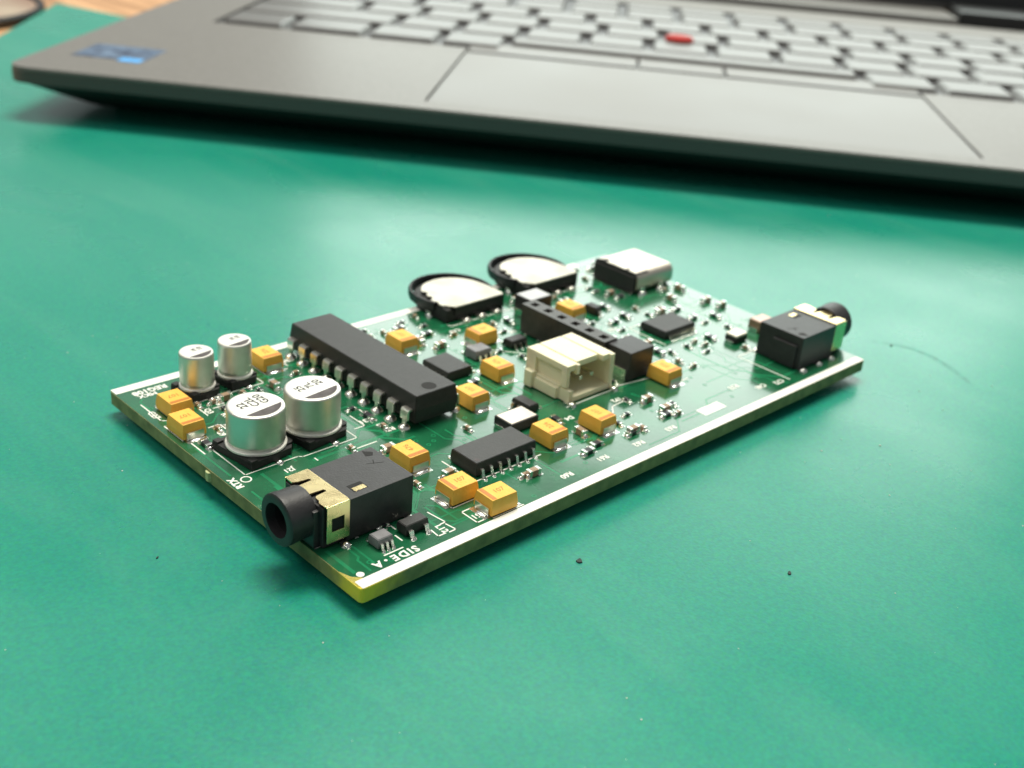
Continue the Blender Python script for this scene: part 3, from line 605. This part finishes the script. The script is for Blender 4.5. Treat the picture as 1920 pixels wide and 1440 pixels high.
chip('tiny_chip', 37.2, 17.0, 3.0, 1.7, 1.1, (3, 3), .95, V, 'tiny black chip left of the cream connector base', dot=False)
# coils and blocks
def block(name, x, y, lx, ly, h, matn, lab, top=None):
    bm = B(); box(bm, -lx / 2, lx / 2, -ly / 2, ly / 2, .1, h, bev=.14); part = obj(name, bm, matn, board, (x, y, 0), 0, lab)
    if top: bm = B(); box(bm, -lx / 2 + .2, lx / 2 - .2, -ly / 2 + .2, ly / 2 - .2, h - .02, h + .03, bev=.02); obj('top_face', bm, top, part)
    for s in (-1, 1):
        bm = B(); box(bm, -.25, .3, -ly / 2 + .4, ly / 2 - .4, .02, h * .4, bev=.05); obj('terminal', bm, 'solder', part, (s * (lx / 2), 0, 0))
    return part
M['paleface'] = mat('pale_ferrite_face', (0.50, 0.51, 0.52), 0.5, 0, noise=0.06, nscale=900, bump=.4, bscale=4000)
block('coil', 58.4, 37.4, 4.3, 3.3, 3.0, 'epoxy', 'square coil with pale grey top behind the header socket', 'paleface')
block('power_coil', 55.4, 16.6, 4.6, 4.2, 4.0, 'black', 'black block beside the mouth of the cream connector')
block('crystal', 33.4, 14.6, 4.4, 3.0, 1.3, 'blackmatt', 'silver lidded crystal between the flat chip and the cream connector', 'shell')
# push switch near the far jack
sw = block('push_switch', 76.2, 14.6, 2.7, 2.0, .9, 'blackmatt', 'small switch with pale metal cap before the far jack')
bm = B(); box(bm, -1.25, 1.25, -.95, .95, .85, 1.25, bev=.12); obj('metal_cap', bm, 'shell', sw)
pk = block('marked_part', 82.6, 15.0, 3.2, 2.2, 1.7, 'ceramic', 'pinkish topped part behind the far audio jack', 'pinkish')

# ------------------------------------------------------------------ tiny chip resistors and capacitors
def mini_mesh(l, wd, h, matn):
    bm = B(); box(bm, -l / 2 + .02, l / 2 - .02, -wd / 2 + .02, wd / 2 - .02, .04, h - .02, bev=.02); a = mesh_of('body', bm, matn)
    bm = B(); box(bm, l / 2 - l * .24, l / 2, -wd / 2, wd / 2, .03, h, bev=.04); box(bm, l / 2 - .3, l / 2 + .35, -wd / 2 - .1, wd / 2 + .1, .004, .03); blob(bm, l / 2 + .05, 0, .3, wd / 2 + .02, h * .55); b = mesh_of('terminal', bm, 'solder')
    return a, b
minis = {('chip_resistor', 6): mini_mesh(1.6, .8, .5, 'resist'), ('chip_capacitor', 6): mini_mesh(1.6, .8, .8, 'ceramic'),
         ('chip_resistor', 4): mini_mesh(1.0, .5, .38, 'resist'), ('chip_capacitor', 4): mini_mesh(1.0, .5, .5, 'ceramic')}
def mini(kind, sz, x, y, rz, lab=None):
    a, b = minis[(kind, sz)]; o = link(kind, a, board, (x, y, 0), rz + rnd.uniform(-.06, .06), lab); link('terminal', b, o); link('terminal', b, o, rz=PI); return o
mini('chip_resistor', 6, 2.35, 30.9, V, 'dark chip resistor between the orange pair and the large capacitor')
mini('chip_resistor', 4, 8.2, 36.9, V); mini('chip_capacitor', 4, 5.2, 33.2, V); mini('chip_resistor', 4, 7.0, 33.6, 0); mini('chip_capacitor', 6, 9.6, 39.0, 0); mini('chip_resistor', 4, 7.9, 7.0, 0); mini('chip_capacitor', 4, 6.2, 39.3, V)
keep = [(0, 0, 14.5, 14.2), (2.4, 23, 17, 31), (0, 32, 6, 42), (5.6, 40, 16, 45.5), (16.4, 41.6, 21, 46.6), (21.8, 19, 30.6, 46.6), (45.5, 40, 57.8, 48), (61, 40, 73.6, 48), (76, 33, 88, 44), (51.8, 18, 55.6, 34), (41.2, 13.4, 51, 23.6), (52.6, 14, 58.4, 19.2),
        (15.2, 1, 22.2, 8.6), (15.8, 12.4, 19.6, 17.4), (31.8, 7, 35.8, 12.2), (30.8, 19, 34.6, 24.2), (33.6, 36, 37.6, 41.2), (43, 32.5, 48.5, 36), (38.5, 22.8, 42.4, 28), (60.3, 31, 64.2, 36.2), (38.9, 6, 42.9, 11.2), (55.7, 9.7, 59.7, 14.8),
        (20.8, 7, 31.2, 14), (67, 19, 74.8, 26.2), (46.9, 29, 50.9, 33), (40.5, 29, 44.4, 33.4), (65, 30.6, 67.5, 35), (32.6, 26.8, 39.4, 33.2), (35.6, 15, 38.8, 19), (56, 35.6, 60.8, 39.4), (30.6, 13.8, 34.6, 17.4), (74.6, 13.4, 78, 16), (80.8, 13.8, 84.6, 16.4), (72, 1, 88, 11),
        (0, 44, 7, 48.6), (3, 20.6, 11.5, 22.4), (11, 2, 14, 7)]
keep += [(57.5, 2, 72, 11.5), (52.5, 2, 61, 6)]
obj('printed_panel', boxes((54.2, 58.4, 2.7, 4.3, .012, .02)), 'silk', board)
def free(x, y, r=1.0):
    return 1.6 < x < L - 1.6 and 2.4 < y < W - 2.6 and not any(a - r < x < c + r and b - r < y < d + r for a, b, c, d in keep)
placed = 0; tries = 0
while placed < 118 and tries < 9000:
    tries += 1; x = round(rnd.uniform(1, L - 1) * 2) / 2; y = round(rnd.uniform(2, W - 2) * 2) / 2; sz = 6 if rnd.random() < .45 else 4; rz = rnd.choice((0, V))
    hx, hy = (1.25, .62) if sz == 6 else (.85, .42)
    if rz: hx, hy = hy, hx
    if x < 14 and y < 23: continue
    if any(a - hx < x < c + hx and b - hy < y < d + hy for a, b, c, d in keep) or not (1.6 < x < L - 1.6 and 4.6 < y < W - 2.4): continue
    keep.append((x - hx - .25, y - hy - .25, x + hx + .25, y + hy + .25)); placed += 1
    mini(rnd.choice(('chip_resistor', 'chip_capacitor')), sz, x, y, rz)
for k, x in enumerate((27, 37.5, 43.5, 50)): mini('chip_resistor' if k % 2 else 'chip_capacitor', 6, x, 5.2 + .4 * (k % 2), 0)

# ================================================================== the laptop
LU = Vector((0.6459, -0.7634, 0)); LW = Vector((0.7634, 0.6459, 0)); HT = 7.93 + ZB
lap = empty('laptop', (45.38, 179.69, 0), 'open silver grey laptop with red pointing nub standing behind the board', 'laptop')
lap.rotation_euler = (0, 0, math.atan2(LU.y, LU.x))
M['deck'] = mat('silver_deck', (0.165, 0.158, 0.148), 0.46, 0.0, noise=0.16, nscale=1800, bump=.3, bscale=4000, spec=0.25)
M['pad'] = mat('touch_surface', (0.158, 0.151, 0.143), 0.42, 0.0, noise=0.10, nscale=26, rvar=.1, spec=0.25)
M['under'] = mat('dark_bottom_shell', (0.05, 0.052, 0.05), 0.5, 0.2, noise=0.1, nscale=1500)
M['key'] = mat('grey_key', (0.115, 0.112, 0.108), 0.42, 0.0, noise=0.05, nscale=900)
M['well'] = mat('keyboard_well', (0.05, 0.05, 0.055), 0.5)
M['red'] = mat('red_rubber', (0.36, 0.02, 0.015), 0.7, 0, noise=0.1, nscale=3000, spec=0.15)
M['bezel'] = mat('screen_bezel', (0.015, 0.015, 0.015), 0.4)
M['groove'] = mat('groove', (0.03, 0.03, 0.03), 0.7)
M['screen'] = glow('lit_screen', (0.91, 1.0, 0.94), 3.6)
LWID, LDEP, UL = 318.0, 226.0, -3.0
# upper shell: a plate with rounded corners, a keyboard opening and lowered touch area
bm = B(); prism(bm, rrect(UL, LWID, 0, LDEP, 5, 6), HT - 3.3, HT - .9)
M['lip'] = mat('darker_shell', (0.075, 0.074, 0.072), 0.45, 0, noise=0.1, nscale=2000)
obj('shell', bm, 'lip', lap)
KU0, KU1, KW0, KW1 = 17.5, 300.0, 70.6, 178.5
TU0, TU1, TW0, TW1 = 85.5, 200.5, 7.0, 78.6
top = B(); g = .55
def plate(u0, u1, w0, w1, z0=HT - .95, z1=HT, bev=.12): box(top, u0, u1, w0, w1, z0, z1, bev=bev)
# the deck surface around the keyboard well and touchpad
out = rrect(.15, LWID - .15, .15, LDEP - .15, 5.9, 6)
def top_cells():
    us = [0.15, 6.0, KU0, TU0, TU1, KU1, LWID - 6, LWID - .15]; 
    prism(top, [(6.05, .15), (LWID - 6.05, .15), (LWID - 6.05, TW0 - .01), (6.05, TW0 - .01)], HT - .95, HT)
top.free(); top = B()
# outer frame as a single face with a notch: left palm, right palm, front strip, rear strip
zt = HT
def poly(pts): prism(top, pts, HT - .95, HT)
arcL = [(.15 + 4.9 - 4.9 * math.cos(k * PI / 12), .15 + 4.9 - 4.9 * math.sin(k * PI / 12)) for k in range(7)]
arcR = [(LWID - x, y) for x, y in arcL][::-1]; arcL = [(x + UL, y) for x, y in arcL]
poly(arcL + [(TU0 - g / 2, .15), (TU0 - g / 2, KW0), (KU0, KW0), (KU0, KW1), (KU0, LDEP - 25.2), (UL + .15, LDEP - 25.2)])
poly([(TU1 + g / 2, .15)] + arcR + [(LWID - .15, LDEP - 25.2), (KU1, LDEP - 25.2), (KU1, KW0), (TU1 + g / 2, KW0)])
poly([(TU0 - g / 2, .15), (TU1 + g / 2, .15), (TU1 + g / 2, TW0), (TU0 - g / 2, TW0)])
poly([(KU0, KW1), (KU1, KW1), (KU1, LDEP - 25.2), (KU0, LDEP - 25.2)])
bmesh.ops.remove_doubles(top, verts=top.verts, dist=.0001)
obj('palm_rest', top, 'deck', lap)
bm = B(); tube(bm, [(UL + 5, .55, HT - .45), (LWID - 6, .55, HT - .45)], .55, 12); obj('front_edge', bm, 'deck', lap)
# touchpad with three buttons
obj('touchpad', boxes((TU0 + g / 2, TU1 - g / 2, TW0 + .02, 65.3, HT - .9, HT - .12), bev=.15), 'pad', lap)
for a, b in ((TU0 + g / 2, TU0 + 43.5), (TU0 + 44.3, TU0 + 65.7), (TU0 + 66.5, TU1 - g / 2)):
    obj('touchpad_button', boxes((a, b, 66.4, 77.0, HT - .9, HT + .15), bev=.25), 'pad', lap)
obj('groove', boxes((TU0 - .2, TU1 + .2, 65.0, 66.8, HT - .92, HT - .8)), 'groove', lap)
obj('keyboard_strip', boxes((TU0 - g / 2, TU1 + g / 2, 77.4, 79.2, HT - .9, HT - .05), bev=.1), 'deck', lap)
# keyboard
obj('keyboard_well', boxes((KU0 - .5, KU1 + .5, KW0 - .5, KW1 + .5, HT - 1.6, HT - .85)), 'well', lap)
kmesh = {}
def key(u0, u1, w0, w1):
    k = (round(u1 - u0, 2), round(w1 - w0, 2))
    if k not in kmesh:
        bm = B(); a, b = k; box(bm, 0, a, 0, b, -1.2, .9, bev=0); 
        for v in bm.verts:
            if v.co.z > 0: v.co.x = .9 + (v.co.x / a) * (a - 1.8); v.co.y = .7 + (v.co.y / b) * (b - 1.4)
        bmesh.ops.bevel(bm, geom=list(bm.edges), offset=.45, segments=3, affect='EDGES', profile=.5)
        kmesh[k] = mesh_of('key', bm, 'key')
    link('key', kmesh[k], lap, (u0, w0, HT))
P = 17.55; G = 1.9; rows = [79.4 - 7.6, 89.6, 107.2, 124.8, 142.4, 160.0]
rowh = 17.6 - G
# bottom row
xs = [(19.5, 36.0), (37.6, 57.0), (58.6, 76.2), (77.8, 93.6), (95.2, 187.0), (188.8, 206), (207.8, 225.2), (227, 244.2), (246, 262), (264, 280), (282, 298.5)]
for a, b in xs: key(a, b, 72.2, 87.6) if (b < 95 or a > 188) else key(a, b, 79.6, 88.0)
for r, off in ((1, 26.0), (2, 12.5), (3, 8.0), (4, 0)):
    u = 19.5; first = 12.0 + off
    key(u, u + first - G + P * .3, rows[r], rows[r] + rowh); u += first + P * .3
    while u + P < 285: key(round(u, 2), round(u + P - G, 2), rows[r], rows[r] + rowh); u += P
    key(round(u, 2), 298.5, rows[r], rows[r] + rowh)
u = 19.5
for k in range(16): key(round(u, 2), round(u + 15.6, 2), rows[5], rows[5] + 11.5); u += 17.45
bm = B(); lathe(bm, [(2.6, -.6), (3.9, .4), (4.1, 1.2), (3.6, 1.9), (1.6, 2.2)], 24); obj('pointing_nub', bm, 'red', lap, (140.5, 106.4, HT + .3))
# rear bar, hinges and lid
obj('rear_bar', boxes((UL + .3, 240.0, LDEP - 25, LDEP - .2, HT - 3.5, HT + 2.2), (276, LWID - .3, LDEP - 25, LDEP - .2, HT - 3.5, HT + 2.2), bev=.8), 'deck', lap)
obj('hinge', boxes((240.6, 275.4, LDEP - 22, LDEP + 5, HT - 3.4, HT + 4.5), bev=1.2), 'bezel', lap)
obj('hinge', boxes((30, 64, LDEP - 1.0, LDEP + 5, HT - 3.4, HT + 1.0), bev=1.2), 'bezel', lap)
ang = math.radians(98)
def lid_obj(name, bm, m_): 
    o = obj(name, bm, m_, lap, (0, LDEP - 2, HT + 2)); o.rotation_euler = (PI - ang, 0, 0); return o
lid_obj('lid', boxes((UL, LWID, 0, 216, -5.5, 0), bev=1.5), 'deck'); lid_obj('bezel', boxes((UL + 2, LWID - 2, 2, 214, 0.0, .5), bev=.2), 'bezel')
lid_obj('screen', boxes((UL + 4, LWID - 4, 10, 206, .5, .6)), 'screen')
# bottom shell tapering inwards, with feet
bm = B(); a = rrect(UL + .6, LWID - .6, .6, LDEP - .6, 5, 6); b = rrect(UL + 10, LWID - 9, 11, LDEP - 9, 6, 6)
va = [bm.verts.new((x, y, HT - 3.32)) for x, y in a]; vb = [bm.verts.new((x, y, 1.6)) for x, y in b]; n = len(va)
for i in range(n): bm.faces.new((va[i], va[(i + 1) % n], vb[(i + 1) % n], vb[i]))
bm.faces.new(va); bm.faces.new(vb[::-1]); obj('bottom_shell', bm, 'under', lap)
for u, w_ in ((30, 24), (288, 24), (30, 205), (288, 205)): obj('foot', boxes((u - 18, u + 18, w_ - 4, w_ + 4, 0.02, 1.7), bev=.4), 'bezel', lap)
# foil sticker on the palm rest
M['foil'] = mat('blue_foil', (0.004, 0.012, 0.05), 0.35, 0.2, nscale=330, col2=(0.16, 0.24, 0.36), noise=.2)
M['foilb'] = mat('bright_blue_foil', (0.10, 0.45, 0.95), 0.35, 0.2)
st = obj('sticker', boxes((4.5, 21.0, 16.0, 30.0, HT + .005, HT + .1), bev=.03), 'foil', lap, label='dark blue foil sticker at the front left corner')
obj('sticker_highlight', boxes((15.5, 20.5, 14.6, 18.0, HT + .01, HT + .13), bev=.03), 'foilb', st)

# ================================================================== round dish at the far left corner of the desk
dish = empty('round_dish', (69.5, 320.5, -2.0), 'dark rimmed round dish with cream inside at the top left corner', 'dish')
bm = B(); lathe(bm, [(36.0, 0.0), (39.2, 0.3), (40.0, 1.2), (40.1, 2.6), (39.6, 3.1), (38.4, 3.1), (37.8, 2.6), (37.5, 2.0)], 72, cap1=False); obj('rim', bm, 'bezel', dish)
M['glaze'] = mat('cream_glaze', (0.50, 0.44, 0.33), 0.3, 0, nscale=40, col2=(0.28, 0.17, 0.11))
bm = B(); lathe(bm, [(37.6, 2.2), (35.0, 2.9), (26.0, 3.4), (4.0, 3.6)], 72); obj('inside', bm, 'glaze', dish)
